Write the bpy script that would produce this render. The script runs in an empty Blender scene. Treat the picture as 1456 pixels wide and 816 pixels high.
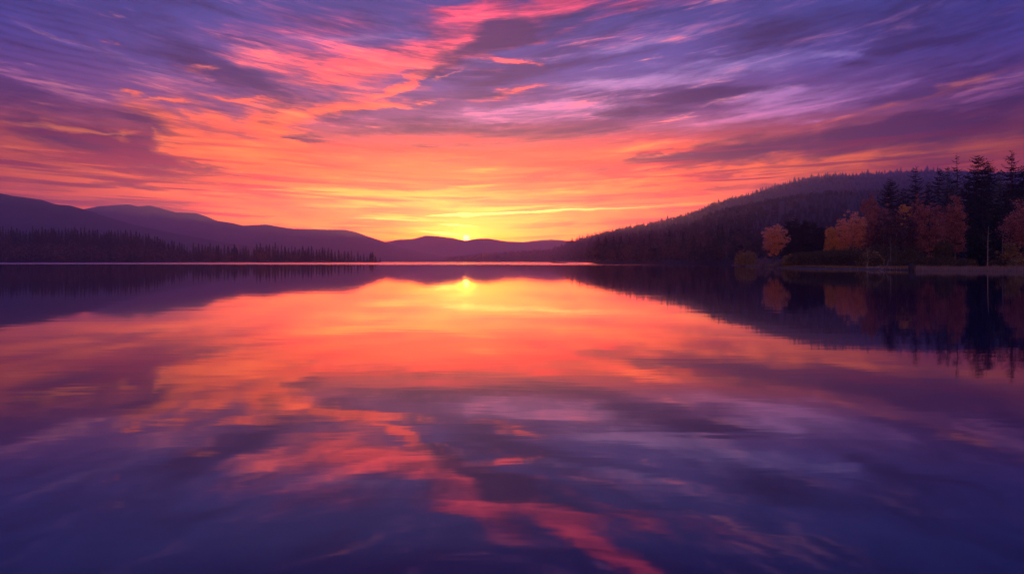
import bpy, bmesh, math, random
import numpy as np
from mathutils import Vector, Matrix

C = bpy.context.scene
COL = C.collection
R = math.radians

# ------------------------------------------------------------------ camera
EYE = 1.6                      # metres above the lake
FPX = 1000.0                   # focal length in photo pixels (photo 1456 wide)
HOR = 370.5                    # photo row of the true horizon
cam_d = bpy.data.cameras.new('camera')
cam = bpy.data.objects.new('camera', cam_d)
COL.objects.link(cam)
cam.location = (0, 0, EYE)
cam.rotation_euler = (R(90), 0, 0)
cam_d.sensor_width = 36.0
cam_d.lens = 36.0 * FPX / 1456.0
cam_d.shift_y = (HOR - 408.0) / 1456.0
cam_d.clip_start = 0.1
cam_d.clip_end = 60000
C.camera = cam

C.view_settings.view_transform = 'Standard'
C.view_settings.look = 'None'
C.view_settings.exposure = 0.0
C.view_settings.gamma = 1.0
C.view_settings.use_curve_mapping = False
C.cycles.use_denoising = True
C.cycles.max_bounces = 8
C.cycles.volume_bounces = 1
C.cycles.transparent_max_bounces = 12
C.cycles.sample_clamp_indirect = 4.0

SUN_AZ = math.atan((661 - 728) / FPX)      # radians from +Y, positive to the right
SUN_EL = R(1.42)

def lin(r, g, b):
    f = lambda c: (c / 12.92 if c <= 0.04045 else ((c + 0.055) / 1.055) ** 2.4)
    return (f(r / 255), f(g / 255), f(b / 255), 1.0)

# ------------------------------------------------------------------ node helpers
class Nodes:
    """Small wrapper that adds nodes to a tree and returns their sockets."""
    def __init__(s, tree):
        s.t = tree
        tree.nodes.clear()
    def new(s, kind, **kw):
        n = s.t.nodes.new(kind)
        for k, v in kw.items():
            setattr(n, k, v)
        return n
    def put(s, sock, v):
        if isinstance(v, bpy.types.NodeSocket):
            s.t.links.new(v, sock)
        elif v is not None:
            sock.default_value = v
    def m(s, op, a, b=None, c=None, clamp=False):
        n = s.new('ShaderNodeMath', operation=op, use_clamp=clamp)
        for i, v in enumerate((a, b, c)):
            s.put(n.inputs[i], v)
        return n.outputs[0]
    def v(s, op, a, b=None, scale=None):
        n = s.new('ShaderNodeVectorMath', operation=op)
        s.put(n.inputs[0], a)
        if b is not None:
            s.put(n.inputs[1], b)
        if scale is not None:
            s.put(n.inputs[3], scale)
        return n.outputs['Value'] if op in ('LENGTH', 'DOT_PRODUCT', 'DISTANCE') else n.outputs[0]
    def xyz(s, x, y, z=0.0):
        n = s.new('ShaderNodeCombineXYZ')
        for i, v in enumerate((x, y, z)):
            s.put(n.inputs[i], v)
        return n.outputs[0]
    def sep(s, v):
        n = s.new('ShaderNodeSeparateXYZ')
        s.put(n.inputs[0], v)
        return n.outputs
    def noise(s, vec, scale=1.0, detail=4.0, rough=0.55, dist=0.0, color=False):
        n = s.new('ShaderNodeTexNoise')
        s.put(n.inputs['Vector'], vec)
        n.inputs['Scale'].default_value = scale
        n.inputs['Detail'].default_value = detail
        n.inputs['Roughness'].default_value = rough
        n.inputs['Distortion'].default_value = dist
        return n.outputs['Color' if color else 'Fac']
    def ramp(s, fac, stops, interp='LINEAR'):
        n = s.new('ShaderNodeValToRGB')
        s.put(n.inputs[0], fac)
        e = n.color_ramp.elements
        n.color_ramp.interpolation = interp
        while len(e) < len(stops):
            e.new(0.5)
        for i, (p, c) in enumerate(stops):
            e[i].position = p
            e[i].color = c
        return n.outputs[0]
    def step(s, x, lo, hi, a=0.0, b=1.0):
        n = s.new('ShaderNodeMapRange', interpolation_type='SMOOTHSTEP')
        s.put(n.inputs[0], x)
        for i, v in enumerate((lo, hi, a, b)):
            s.put(n.inputs[1 + i], v)
        return n.outputs[0]
    def mix(s, fac, a, b, mode='MIX'):
        n = s.new('ShaderNodeMix', data_type='RGBA', blend_type=mode, clamp_factor=True)
        s.put(n.inputs[0], fac)
        s.put(n.inputs[6], a)
        s.put(n.inputs[7], b)
        return n.outputs[2]

# ------------------------------------------------------------------ sky
world = bpy.data.worlds.new('World')
C.world = world
world.use_nodes = True
W = Nodes(world.node_tree)

def sky_angles(px, py):
    """direction of a point of the sky as azimuth from +Y and elevation"""
    az = math.atan((px - 728) / FPX)
    el = math.atan((HOR - py) / FPX * math.cos(az))
    return az, el

tc = W.new('ShaderNodeTexCoord')
dx, dy, dz = W.sep(W.v('NORMALIZE', tc.outputs['Generated']))
az = W.m('ARCTAN2', dx, dy)
el = W.m('ABSOLUTE', W.m('ARCSINE', dz))
# clouds fan out from the place where the sun goes down
azs = W.m('SUBTRACT', az, SUN_AZ)
fan = W.m('SQRT', W.m('MULTIPLY_ADD', azs, azs, 0.012))
el_f = W.m('SUBTRACT', el, W.m('MULTIPLY', W.m('MULTIPLY', fan, el), 0.45))
n_co = W.xyz(W.m('MULTIPLY', az, 2.6), W.m('MULTIPLY', el_f, 17.0), 3.7)
fine_co = W.xyz(W.m('MULTIPLY', az, 7.0), W.m('MULTIPLY', el_f, 62.0), 1.3)
n_big = W.noise(n_co, 1.0, 5.0, 0.58, 0.6)
n_fine = W.noise(fine_co, 1.0, 5.0, 0.6, 0.5)
n_fib = W.noise(W.xyz(W.m('MULTIPLY', az, 16.0), W.m('MULTIPLY', el_f, 190.0), 5.5), 1.0, 4.0, 0.65, 0.8)
n_warp = W.noise(W.xyz(W.m('MULTIPLY', az, 6.0), W.m('MULTIPLY', el, 20.0), 9.1), 1.0, 4.0, 0.6, 0.0, True)
warp = W.v('MULTIPLY', W.v('SUBTRACT', n_warp, (0.5, 0.5, 0.5)), (0.10, 0.034, 0.0))
n_warp2 = W.noise(W.xyz(W.m('MULTIPLY', az, 22.0), W.m('MULTIPLY', el_f, 80.0), 2.1), 1.0, 4.0, 0.62, 0.4, True)
warp = W.v('ADD', warp, W.v('MULTIPLY', W.v('SUBTRACT', n_warp2, (0.5, 0.5, 0.5)), (0.060, 0.016, 0.0)))
pos = W.v('ADD', W.xyz(az, el, 0.0), warp)
pos_calm = W.v('ADD', W.xyz(az, el, 0.0), W.v('MULTIPLY', warp, (0.5, 0.22, 0.0)))
mod_n = W.m('ADD', W.m('MULTIPLY', W.m('SUBTRACT', n_big, 0.5), 1.3), W.m('ADD', W.m('MULTIPLY', W.m('SUBTRACT', n_fine, 0.5), 1.3), W.m('MULTIPLY', W.m('SUBTRACT', n_fib, 0.5), 0.5)))

def strokes(rows, where=None):
    """sum of soft elongated cloud bodies placed on the sky: (x, y, half length, half width, tilt, amount)"""
    acc = None
    for px, py, hl, hw, tilt, amp in rows:
        a0, e0 = sky_angles(px, py)
        mp = W.new('ShaderNodeMapping', vector_type='TEXTURE')
        W.put(mp.inputs['Vector'], where or pos)
        mp.inputs['Location'].default_value = (a0, e0, 0)
        mp.inputs['Rotation'].default_value = (0, 0, R(tilt))
        mp.inputs['Scale'].default_value = (hl * 1.45 * math.cos(a0) ** 2 / FPX, hw * 1.6 * math.cos(a0) / FPX, 1)
        g = W.new('ShaderNodeTexGradient', gradient_type='SPHERICAL')
        W.put(g.inputs[0], mp.outputs[0])
        acc = W.m('MULTIPLY_ADD', g.outputs['Fac'], amp, 0.0 if acc is None else acc)
    return acc

LIT = strokes([
    (560, 92, 170, 24, 17, .82), (705, 36, 110, 28, 24, .62), (850, 4, 170, 15, 4, .75), (480, 152, 110, 13, 15, 1.0),
    (592, 108, 55, 6, 24, 1.0), (405, 185, 34, 42, 50, .9), (340, 195, 120, 34, -14, .7), (430, 88, 150, 24, 8, .6), (470, 34, 170, 18, 7, .4), (230, 112, 120, 16, -10, .3), (830, -22, 120, 14, 28, 1.0), (910, -72, 110, 20, 30, 1.0), (690, 8, 70, 14, 28, .5),
    (85, 184, 70, 8, -1, 1.0), (160, 198, 26, 15, -35, 1.0), (232, 178, 60, 20, -28, .9), (330, 218, 120, 16, -10, 1.0),
    (110, 252, 170, 18, -5, .9), (20, 165, 60, 22, -8, .6), (545, 148, 110, 5, 8, .8), (690, 104, 40, 5, -10, .5),
    (805, 42, 90, 6, 14, .7), (742, 91, 48, 4, -9, 1.0), (735, 131, 60, 5, 6, .9), (1320, 136, 190, 6, 11, .5),
    (1130, 233, 340, 10, 4, 1.1), (1400, 212, 150, 8, 3, .9), (284, 96, 24, 4, 0, .9), (345, 138, 40, 4, 2, .8), (245, 141, 26, 3, 4, .9),
    (156, 62, 9, 4, 0, .7), (197, 131, 9, 3, 0, .9), (300, 165, 40, 12, -30, .5), (620, 225, 130, 14, 3, .6),
    (30, 212, 40, 3, -8, .6), (900, 215, 110, 9, 3, .5), (640, 20, 60, 10, 15, .5),
])
DARK = strokes([
    (120, 208, 150, 20, -8, 1.1), (210, 222, 120, 8, -10, .8), (70, 152, 130, 32, -10, .8), (215, 188, 42, 26, -32, .7),
    (265, 74, 80, 20, -20, .6), (315, 108, 60, 12, -12, .5), (190, 264, 62, 5, -2, 1.0), (292, 272, 24, 9, 0, .6),
    (50, 268, 70, 7, 0, .5), (320, 238, 50, 4, -10, .6), (20, 60, 60, 16, -4, .35), (618, 98, 44, 13, 24, .9),
    (700, 58, 46, 24, 28, .9), (800, 26, 170, 17, 12, .8), (560, 172, 120, 13, 2, .7), (690, 124, 90, 12, 4, .7),
    (370, 118, 34, 15, -10, .5), (420, 142, 70, 12, 12, .45), (438, 196, 32, 4, -3, .9), (610, 206, 90, 7, 5, .6),
    (515, 256, 60, 4, 6, .6), (390, 165, 20, 14, -20, .5), (760, 108, 100, 12, 5, .5), (860, 84, 90, 10, 6, .45), (480, 30, 130, 18, 8, .35),
    (1000, 137, 74, 9, 4, 1.0), (920, 162, 90, 8, -2, .8), (880, 186, 70, 6, 0, .6), (1120, 204, 260, 16, 7, 1.1),
    (1350, 182, 170, 22, 5, .9), (990, 222, 90, 8, 5, .8), (788, 245, 38, 4, 1, 1.0), (1010, 268, 90, 5, 3, .8),
    (1130, 38, 150, 24, 4, .7), (1300, 64, 64, 7, 2, .8), (1212, 92, 44, 5, -2, .8), (1070, 64, 120, 16, 6, .5),
    (1410, 95, 100, 20, 0, .5), (700, 182, 80, 6, 2, .5), (1380, 30, 150, 30, 0, .5), (1300, 222, 120, 4, 3, .6),
])
PALE = strokes([
    (1085, 162, 150, 14, 7, .9), (1010, 100, 190, 18, 4, .6), (900, 66, 130, 9, 8, .5), (740, 165, 190, 12, 1, .6),
    (1160, 172, 40, 3, 8, .8), (1100, 134, 80, 10, 4, .9), (1190, 75, 60, 5, -8, .5), (860, 122, 110, 8, 3, .6),
    (660, 92, 40, 6, 0, .6), (500, 50, 120, 5, 5, .6), (1280, 110, 120, 12, 5, .4), (220, 100, 120, 18, -10, .4),
    (1370, 155, 120, 8, 6, .4), (800, 150, 120, 8, 2, .5),
])
GOLD = strokes([
    (690, 240, 48, 4, 4, .6), (678, 263, 66, 4, 7, .7), (480, 276, 150, 6, 0, .6), (560, 290, 170, 9, 1, .55),
    (640, 276, 220, 7, 0, .5), (860, 296, 190, 3, 2, .8), (600, 308, 90, 7, 0, .6), (880, 262, 120, 6, 2, .3),
    (730, 296, 160, 3, 2, .7), (560, 318, 120, 5, 2, .4),
], pos_calm)
SUNNY = strokes([
    (668, 305.5, 62, 1.5, 2, .9), (740, 301, 110, 1.3, 2.5, .7), (655, 320, 30, 1.5, -4, .9), (642, 333, 44, 1.5, -5, 1.1), (664, 306, 8, 3.5, 0, .8),
    (560, 312, 80, 1.3, -1, .5), (850, 297, 120, 1.2, 2, .5),
], pos_calm)
EMBER = strokes([
    (72, 184, 62, 5, -2, 1.0), (118, 190, 44, 5, 0, 1.0), (160, 197, 22, 10, -35, 1.2), (212, 192, 42, 6, -35, 1.0), (242, 205, 36, 5, -38, .9),
    (18, 212, 44, 2.2, -8, .8), (290, 96, 24, 3, 0, .9), (640, 106, 46, 3, 20, .9), (560, 148, 110, 3, 8, .8), (742, 91, 46, 2.6, -9, .9),
    (556, 128, 66, 4, 22, .8), (806, 42, 70, 4, 14, .6), (342, 138, 42, 2.6, 2, .7), (240, 141, 26, 2.6, 4, .9), (735, 131, 52, 3, 6, .7),
    (500, 52, 70, 2.2, 5, .5), (585, 232, 70, 3, 3, .6), (300, 236, 80, 4, -10, .9), (130, 246, 130, 4, -4, .8), (420, 166, 70, 4, 14, .7),
])
el_n = W.m('DIVIDE', el, R(24.0))
def el_stops(rows):
    return [(max(0, min(1, math.degrees(math.atan((HOR - y) / FPX)) / 24.0)), lin(*c)) for y, c in rows]

clear = W.ramp(el_n, el_stops([(368, (255, 128, 0)), (330, (255, 122, 0)), (290, (255, 124, 4)), (255, (250, 118, 12)), (215, (214, 98, 66)),
                               (170, (140, 84, 138)), (110, (98, 86, 164)), (50, (74, 78, 156)), (0, (62, 70, 144)), (-60, (24, 38, 112))]))
lit_c = W.ramp(el_n, el_stops([(368, (255, 134, 0)), (290, (255, 138, 10)), (240, (255, 126, 16)), (190, (255, 122, 48)), (120, (250, 110, 92)),
                               (60, (224, 88, 114)), (15, (184, 70, 112)), (-60, (190, 62, 108))]))
lit_hi = W.ramp(el_n, el_stops([(368, (255, 160, 10)), (290, (255, 160, 30)), (240, (255, 148, 36)), (190, (255, 146, 64)), (120, (255, 140, 112)),
                                (60, (250, 112, 128)), (15, (220, 90, 122)), (-60, (210, 76, 116))]))
dark_c = W.ramp(el_n, el_stops([(368, (190, 44, 20)), (270, (160, 40, 56)), (225, (70, 26, 74)), (170, (54, 40, 94)), (100, (50, 46, 102)),
                                (30, (42, 46, 98)), (-60, (12, 22, 78))]))
pale_c = W.ramp(el_n, el_stops([(330, (255, 150, 90)), (230, (240, 118, 112)), (170, (218, 150, 212)), (110, (178, 146, 212)), (40, (132, 120, 192))]))

fibre = W.m('ADD', W.m('MULTIPLY', W.m('SUBTRACT', n_fine, 0.5), 1.5), W.m('MULTIPLY', W.m('SUBTRACT', n_fib, 0.5), 0.9))
mod_l = W.m('ADD', W.m('MULTIPLY', W.m('SUBTRACT', n_big, 0.5), 1.4), fibre)
n_alt = W.noise(W.xyz(W.m('MULTIPLY', az, 3.6), W.m('MULTIPLY', el_f, 24.0), 21.0), 1.0, 6.0, 0.62, 0.9)
mod_d = W.m('SUBTRACT', W.m('MULTIPLY', W.m('SUBTRACT', n_alt, 0.5), 1.7), W.m('MULTIPLY', fibre, 0.7))
m_lit = W.step(W.m('ADD', LIT, W.m('MULTIPLY', mod_l, 1.0)), 0.04, 1.08)
m_dark = W.step(W.m('ADD', DARK, W.m('MULTIPLY', mod_d, 0.95)), 0.04, 1.02)
m_pale = W.step(W.m('ADD', PALE, W.m('MULTIPLY', mod_l, 0.75)), 0.10, 0.90)
m_gold = W.step(W.m('ADD', GOLD, W.m('MULTIPLY', fibre, 0.50)), 0.08, 0.62)
m_sun = W.step(SUNNY, 0.10, 0.75)

# loose cloud everywhere: dim veils and thin bright streaks
veil = W.m('MULTIPLY', W.step(n_alt, 0.46, 0.66), 0.55)
sky = W.mix(veil, clear, dark_c)
sky = W.mix(W.m('MULTIPLY', W.step(mod_l, 0.10, 0.60), 0.40), sky, pale_c)
sky = W.mix(W.m('MULTIPLY', m_pale, 0.80), sky, pale_c)
sky = W.mix(W.m('MULTIPLY', m_lit, 0.92), sky, W.mix(W.step(W.m('ADD', fibre, W.m('MULTIPLY', LIT, 0.25)), 0.0, 0.75), lit_c, lit_hi))
sky = W.mix(W.m('MULTIPLY', m_dark, 0.92), sky, dark_c)
m_emb = W.step(W.m('ADD', EMBER, W.m('MULTIPLY', fibre, 1.2)), 0.20, 1.15)
sky = W.mix(W.m('MULTIPLY', m_emb, 0.75), sky, lit_hi)
# ribs of high cloud
rib_m = strokes([(50, 66, 150, 62, -6, 1.0)])
ribs = W.m('SINE', W.m('ADD', W.m('MULTIPLY', el, 760.0), W.m('ADD', W.m('MULTIPLY', n_warp, 16.0), W.m('MULTIPLY', az, 60.0))))
sky = W.mix(W.m('MULTIPLY', W.m('MULTIPLY', W.step(ribs, -0.3, 1.0), W.step(rib_m, 0.05, 0.6)), 0.30), sky, dark_c)
# glow round the setting sun
gx = W.m('DIVIDE', azs, 0.26)
gy = W.m('DIVIDE', W.m('SUBTRACT', el, R(2.0)), 0.075)
gd = W.m('ADD', W.m('MULTIPLY', gx, gx), W.m('MULTIPLY', gy, gy))
glow = W.m('EXPONENT', W.m('MULTIPLY', gd, -1.0))
gx2 = W.m('DIVIDE', azs, 0.085)
gy2 = W.m('DIVIDE', W.m('SUBTRACT', el, R(2.2)), 0.034)
glow2 = W.m('EXPONENT', W.m('MULTIPLY', W.m('ADD', W.m('MULTIPLY', gx2, gx2), W.m('MULTIPLY', gy2, gy2)), -1.0))
sky = W.mix(W.m('MULTIPLY', glow, W.m('MULTIPLY_ADD', n_fine, 0.5, 0.30)), sky, lin(255, 150, 30))
sky = W.mix(W.m('MULTIPLY', m_gold, 0.75), sky, lin(255, 196, 36))
# thin red bars low over the horizon
bars = W.noise(W.xyz(W.m('MULTIPLY', az, 5.0), W.m('MULTIPLY', W.m('SUBTRACT', el, W.m('MULTIPLY', W.m('ABSOLUTE', azs), 0.03)), 115.0), 31.0), 1.0, 5.0, 0.6, 0.5)
bars = W.m('MULTIPLY', W.step(bars, 0.45, 0.62), W.step(el, R(12.0), R(6.0), 0.0, 1.0))
low_c = W.mix(W.step(W.m('ABSOLUTE', azs), 0.08, 0.40), lin(250, 72, 12), lin(172, 36, 58))
sky = W.mix(W.m('MULTIPLY', bars, 0.88), sky, low_c)
sky = W.mix(W.m('MULTIPLY', glow2, 0.9), sky, lin(255, 196, 14))
sky = W.mix(W.m('MULTIPLY', m_sun, 0.9), sky, (1.5, 1.05, 0.34, 1))
# the upper rim of the sun in the dip of the far ridge
sd = W.m('SQRT', W.m('ADD', W.m('POWER', W.m('SUBTRACT', az, sky_angles(663, 340)[0]), 2.0), W.m('POWER', W.m('SUBTRACT', el, sky_angles(663, 338.5)[1]), 2.0)))
sky = W.mix(W.m('MULTIPLY', W.step(sd, R(1.15), R(0.05)), 0.85), sky, (2.2, 1.15, 0.08, 1))
sky = W.mix(W.step(sd, R(0.30), R(0.20)), sky, (4.0, 2.8, 0.9, 1))
# fine fibres of brightness
sky = W.mix(1.0, sky, W.xyz(*[W.m('ADD', W.m('MULTIPLY_ADD', n_fine, 0.8, 0.42), W.m('MULTIPLY', n_fib, 0.4))] * 3), 'MULTIPLY')
# the horizon sky is far brighter than the eye allows for, most of all near the sun
near = W.m('EXPONENT', W.m('MULTIPLY', W.m('POWER', W.m('DIVIDE', W.m('ABSOLUTE', azs), 0.42), 2.0), -1.0))
boost = W.m('MULTIPLY_ADD', W.m('MULTIPLY', W.m('EXPONENT', W.m('DIVIDE', el, -R(5.0))), W.m('MULTIPLY_ADD', near, 0.8, 0.3)), 1.0, 1.0)
boost = W.m('ADD', boost, W.m('MULTIPLY', glow, 2.2))
sky = W.mix(1.0, sky, W.xyz(boost, W.m('MULTIPLY_ADD', W.m('SUBTRACT', boost, 1.0), 0.92, 1.0), W.m('MULTIPLY_ADD', W.m('SUBTRACT', boost, 1.0), 0.1, 1.0)), 'MULTIPLY')
sr, sg, sb = W.sep(sky)
sr = W.m('MULTIPLY', sr, W.m('MULTIPLY_ADD', W.m('MULTIPLY', near, W.m('MINIMUM', W.m('MULTIPLY', sr, sr), 1.4)), 1.3, 1.0))     # the red of the afterglow is the strongest light here
sky = W.xyz(sr, sg, sb)
# the sky dies away from the sunset side, its greens first low down
fall = W.step(W.m('ABSOLUTE', azs), 0.20, 0.85, 1.0, 0.48)
fall = W.m('MULTIPLY', fall, W.step(W.m('ABSOLUTE', azs), 0.8, 2.2, 1.0, 0.35))
g_exp = W.m('MULTIPLY_ADD', W.m('EXPONENT', W.m('DIVIDE', el, -R(9.0))), 2.9, 0.95)
night = W.mix(1.0, sky, W.xyz(W.m('POWER', fall, W.m('MULTIPLY_ADD', W.m('EXPONENT', W.m('DIVIDE', el, -R(8.0))), -1.1, 2.1)), W.m('POWER', fall, g_exp), W.m('POWER', fall, 0.60)), 'MULTIPLY')

zen = W.step(el, R(30), R(48))
night = W.mix(zen, night, (0.10, 0.16, 1.25, 1))  # unseen zenith, its blue raised to light the haze from above

# orange glow added to the unseen sky behind the camera, to front-light the trees
back_fill = W.m('MULTIPLY', W.step(dy, -0.10, -0.75), W.m('MULTIPLY', W.step(el, R(1), R(9)), W.step(el, R(52), R(24))))
night = W.mix(back_fill, night, (1.05, 0.40, 0.09, 1))

nish = W.new('ShaderNodeTexSky', sky_type='NISHITA', sun_disc=False)
nish.sun_elevation = SUN_EL
nish.sun_rotation = SUN_AZ
nish.air_density = 1.0
nish.dust_density = 2.0
b1 = W.new('ShaderNodeBackground')
W.put(b1.inputs[0], nish.outputs[0])
b1.inputs[1].default_value = 0.002
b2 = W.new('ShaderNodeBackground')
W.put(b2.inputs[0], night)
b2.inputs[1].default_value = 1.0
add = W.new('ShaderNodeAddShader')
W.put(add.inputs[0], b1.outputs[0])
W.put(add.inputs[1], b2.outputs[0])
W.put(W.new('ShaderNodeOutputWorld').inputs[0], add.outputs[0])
world.cycles.sampling_method = 'MANUAL'
world.cycles.sample_map_resolution = 512

sun_d = bpy.data.lights.new('sun', 'SUN')
sun_d.energy = 0.9
sun_d.angle = R(0.53)
sun_d.color = (1.0, 0.45, 0.14)
sun = bpy.data.objects.new('sun', sun_d)
COL.objects.link(sun)
sdir = Vector((math.sin(SUN_AZ) * math.cos(SUN_EL), math.cos(SUN_AZ) * math.cos(SUN_EL), math.sin(SUN_EL)))
sun.rotation_euler = (-sdir).to_track_quat('-Z', 'Y').to_euler()

# ------------------------------------------------------------------ materials
def new_mat(name):
    mt = bpy.data.materials.new(name)
    mt.use_nodes = True
    return mt, Nodes(mt.node_tree)

def leaf_mat(name, stops, trans=0.35, tint=(1.0, 1.0, 1.0)):
    """foliage: each leaf or spray takes its own shade; light also passes through it"""
    mt, n = new_mat(name)
    g = n.new('ShaderNodeNewGeometry')
    col = n.ramp(g.outputs['Random Per Island'], [(p, (*c, 1)) for p, c in stops])
    d = n.new('ShaderNodeBsdfDiffuse')
    n.put(d.inputs[0], col)
    tr = n.new('ShaderNodeBsdfTranslucent')
    n.put(tr.inputs[0], n.mix(1.0, col, (*tint, 1), 'MULTIPLY'))
    mx = n.new('ShaderNodeMixShader')
    mx.inputs[0].default_value = trans
    n.put(mx.inputs[1], d.outputs[0])
    n.put(mx.inputs[2], tr.outputs[0])
    n.put(n.new('ShaderNodeOutputMaterial').inputs[0], mx.outputs[0])
    return mt

def rough_mat(name, a, b, scale=1.0, rough=0.9, stretch=(1, 1, 1), bump=0.0):
    mt, n = new_mat(name)
    t = n.new('ShaderNodeTexCoord')
    f = n.noise(n.v('MULTIPLY', t.outputs['Object'], stretch), scale, 6.0, 0.6)
    p = n.new('ShaderNodeBsdfPrincipled')
    n.put(p.inputs['Base Color'], n.ramp(f, [(0.3, (*a, 1)), (0.7, (*b, 1))]))
    p.inputs['Roughness'].default_value = rough
    p.inputs['Specular IOR Level'].default_value = 0.06
    if bump:
        bp = n.new('ShaderNodeBump')
        bp.inputs['Strength'].default_value = bump
        n.put(bp.inputs['Height'], f)
        n.put(p.inputs['Normal'], bp.outputs[0])
    n.put(n.new('ShaderNodeOutputMaterial').inputs[0], p.outputs[0])
    return mt

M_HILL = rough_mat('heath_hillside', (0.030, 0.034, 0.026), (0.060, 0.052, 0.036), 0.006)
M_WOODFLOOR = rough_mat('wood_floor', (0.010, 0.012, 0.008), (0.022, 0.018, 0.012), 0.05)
M_BANK = rough_mat('bank_earth', (0.016, 0.014, 0.009), (0.040, 0.030, 0.018), 0.4)
M_SHORE = rough_mat('shore_shingle', (0.035, 0.028, 0.022), (0.13, 0.105, 0.085), 2.5)
M_ROCK = rough_mat('rock', (0.012, 0.012, 0.013), (0.045, 0.042, 0.042), 2.0, 0.8, bump=0.6)
M_BARK = rough_mat('bark', (0.035, 0.027, 0.022), (0.11, 0.085, 0.065), 5.0, 0.95, (1, 1, 0.15), 0.5)
M_BIRCH = rough_mat('birch_bark', (0.04, 0.036, 0.034), (0.30, 0.28, 0.26), 3.0, 0.8, (1, 1, 2.2), 0.2)
M_DEADWOOD = rough_mat('grey_deadwood', (0.20, 0.18, 0.17), (0.42, 0.39, 0.37), 4.0, 0.9, (1, 1, 0.2))
M_SPRUCE = leaf_mat('spruce_needles', [(0.0, (0.006, 0.010, 0.007)), (0.6, (0.014, 0.022, 0.013)), (1.0, (0.036, 0.046, 0.030))], 0.12)
M_BLUESPRUCE = leaf_mat('blue_spruce_needles', [(0.0, (0.030, 0.045, 0.045)), (0.6, (0.075, 0.10, 0.11)), (1.0, (0.20, 0.23, 0.26))], 0.12)
M_PINE = leaf_mat('pine_needles', [(0.0, (0.018, 0.030, 0.016)), (1.0, (0.060, 0.080, 0.040))], 0.15)
M_ORANGE = leaf_mat('orange_leaves', [(0.0, (0.40, 0.15, 0.07)), (0.5, (0.74, 0.34, 0.14)), (1.0, (0.90, 0.56, 0.24))], 0.68)
M_GOLD = leaf_mat('golden_leaves', [(0.0, (0.42, 0.18, 0.035)), (0.5, (0.64, 0.32, 0.06)), (1.0, (0.86, 0.56, 0.14))], 0.68)
M_RUSSET = leaf_mat('russet_leaves', [(0.0, (0.14, 0.05, 0.04)), (0.5, (0.34, 0.12, 0.08)), (1.0, (0.60, 0.26, 0.14))], 0.6)
M_BROWN = leaf_mat('brown_leaves', [(0.0, (0.04, 0.022, 0.022)), (0.5, (0.11, 0.052, 0.045)), (1.0, (0.28, 0.13, 0.09))], 0.55)
M_OLIVE = leaf_mat('olive_leaves', [(0.0, (0.06, 0.055, 0.018)), (0.5, (0.20, 0.14, 0.04)), (1.0, (0.55, 0.34, 0.09))], 0.55)
M_HEDGE = leaf_mat('hedge_leaves', [(0.0, (0.025, 0.030, 0.014)), (0.6, (0.060, 0.060, 0.026)), (1.0, (0.16, 0.11, 0.045))], 0.3)
M_TWIG = leaf_mat('bare_twigs', [(0.0, (0.10, 0.060, 0.055)), (1.0, (0.26, 0.17, 0.15))], 0.2)
M_REED = leaf_mat('pale_reeds', [(0.0, (0.14, 0.10, 0.075)), (1.0, (0.32, 0.25, 0.19))], 0.4)
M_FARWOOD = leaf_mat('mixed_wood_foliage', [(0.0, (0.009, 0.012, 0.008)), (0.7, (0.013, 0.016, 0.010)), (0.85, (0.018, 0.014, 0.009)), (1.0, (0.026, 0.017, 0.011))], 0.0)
M_FARDECID = leaf_mat('far_autumn_leaves', [(0.0, (0.03, 0.026, 0.022)), (0.5, (0.07, 0.05, 0.038)), (1.0, (0.15, 0.095, 0.065))], 0.3)

M_FARDIM = leaf_mat('dim_autumn_leaves', [(0.0, (0.035, 0.028, 0.018)), (0.5, (0.07, 0.045, 0.03)), (1.0, (0.13, 0.075, 0.045))], 0.3)

# ------------------------------------------------------------------ mesh collecting
class Mesh:
    def __init__(s):
        s.v, s.f, s.mi = [], [], []
    def poly(s, pts, mi=0):
        b = len(s.v)
        s.v.extend(tuple(p) for p in pts)
        s.f.append(tuple(range(b, b + len(pts))))
        s.mi.append(mi)
    def tube(s, pts, radii, n=7, mi=0):
        """a tapered round limb through the points"""
        b = len(s.v)
        k = len(pts)
        for i, (p, r) in enumerate(zip(pts, radii)):
            d = Vector(pts[min(i + 1, k - 1)]) - Vector(pts[max(i - 1, 0)])
            d = d.normalized() if d.length > 1e-6 else Vector((0, 0, 1))
            a = d.cross(Vector((0.31, 0.95, 0.05)))
            a = a.normalized() if a.length > 1e-3 else d.cross(Vector((1, 0, 0))).normalized()
            c = d.cross(a)
            for j in range(n):
                t = 2 * math.pi * j / n
                s.v.append(tuple(Vector(p) + a * (r * math.cos(t)) + c * (r * math.sin(t))))
        for i in range(k - 1):
            for j in range(n):
                q = (j + 1) % n
                s.f.append((b + i * n + j, b + i * n + q, b + (i + 1) * n + q, b + (i + 1) * n + j))
                s.mi.append(mi)
        s.f.append(tuple(b + (k - 1) * n + j for j in range(n)))
        s.mi.append(mi)
    def leaf(s, p, size, rng, long=1.5, up=0.0, mi=0):
        d = Vector((rng.gauss(0, 1), rng.gauss(0, 1), rng.gauss(0, 1) + up)).normalized()
        e = d.cross(Vector((rng.gauss(0, 1), rng.gauss(0, 1), rng.gauss(0, 1))))
        e = e.normalized() if e.length > 1e-4 else Vector((1, 0, 0))
        p = Vector(p)
        a, c = d * (size * long * 0.5), e * (size * 0.5)
        s.poly((p - a, p + c * 0.9 - a * 0.1, p + a, p - c * 0.9 + a * 0.1), mi)
    def data(s, name, mats, smooth=False):
        me = bpy.data.meshes.new(name)
        me.from_pydata(s.v, [], s.f)
        for m_ in mats:
            me.materials.append(m_)
        if len(mats) > 1:
            me.polygons.foreach_set('material_index', s.mi)
        if smooth:
            me.polygons.foreach_set('use_smooth', [True] * len(s.f))
        me.update()
        return me

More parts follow.
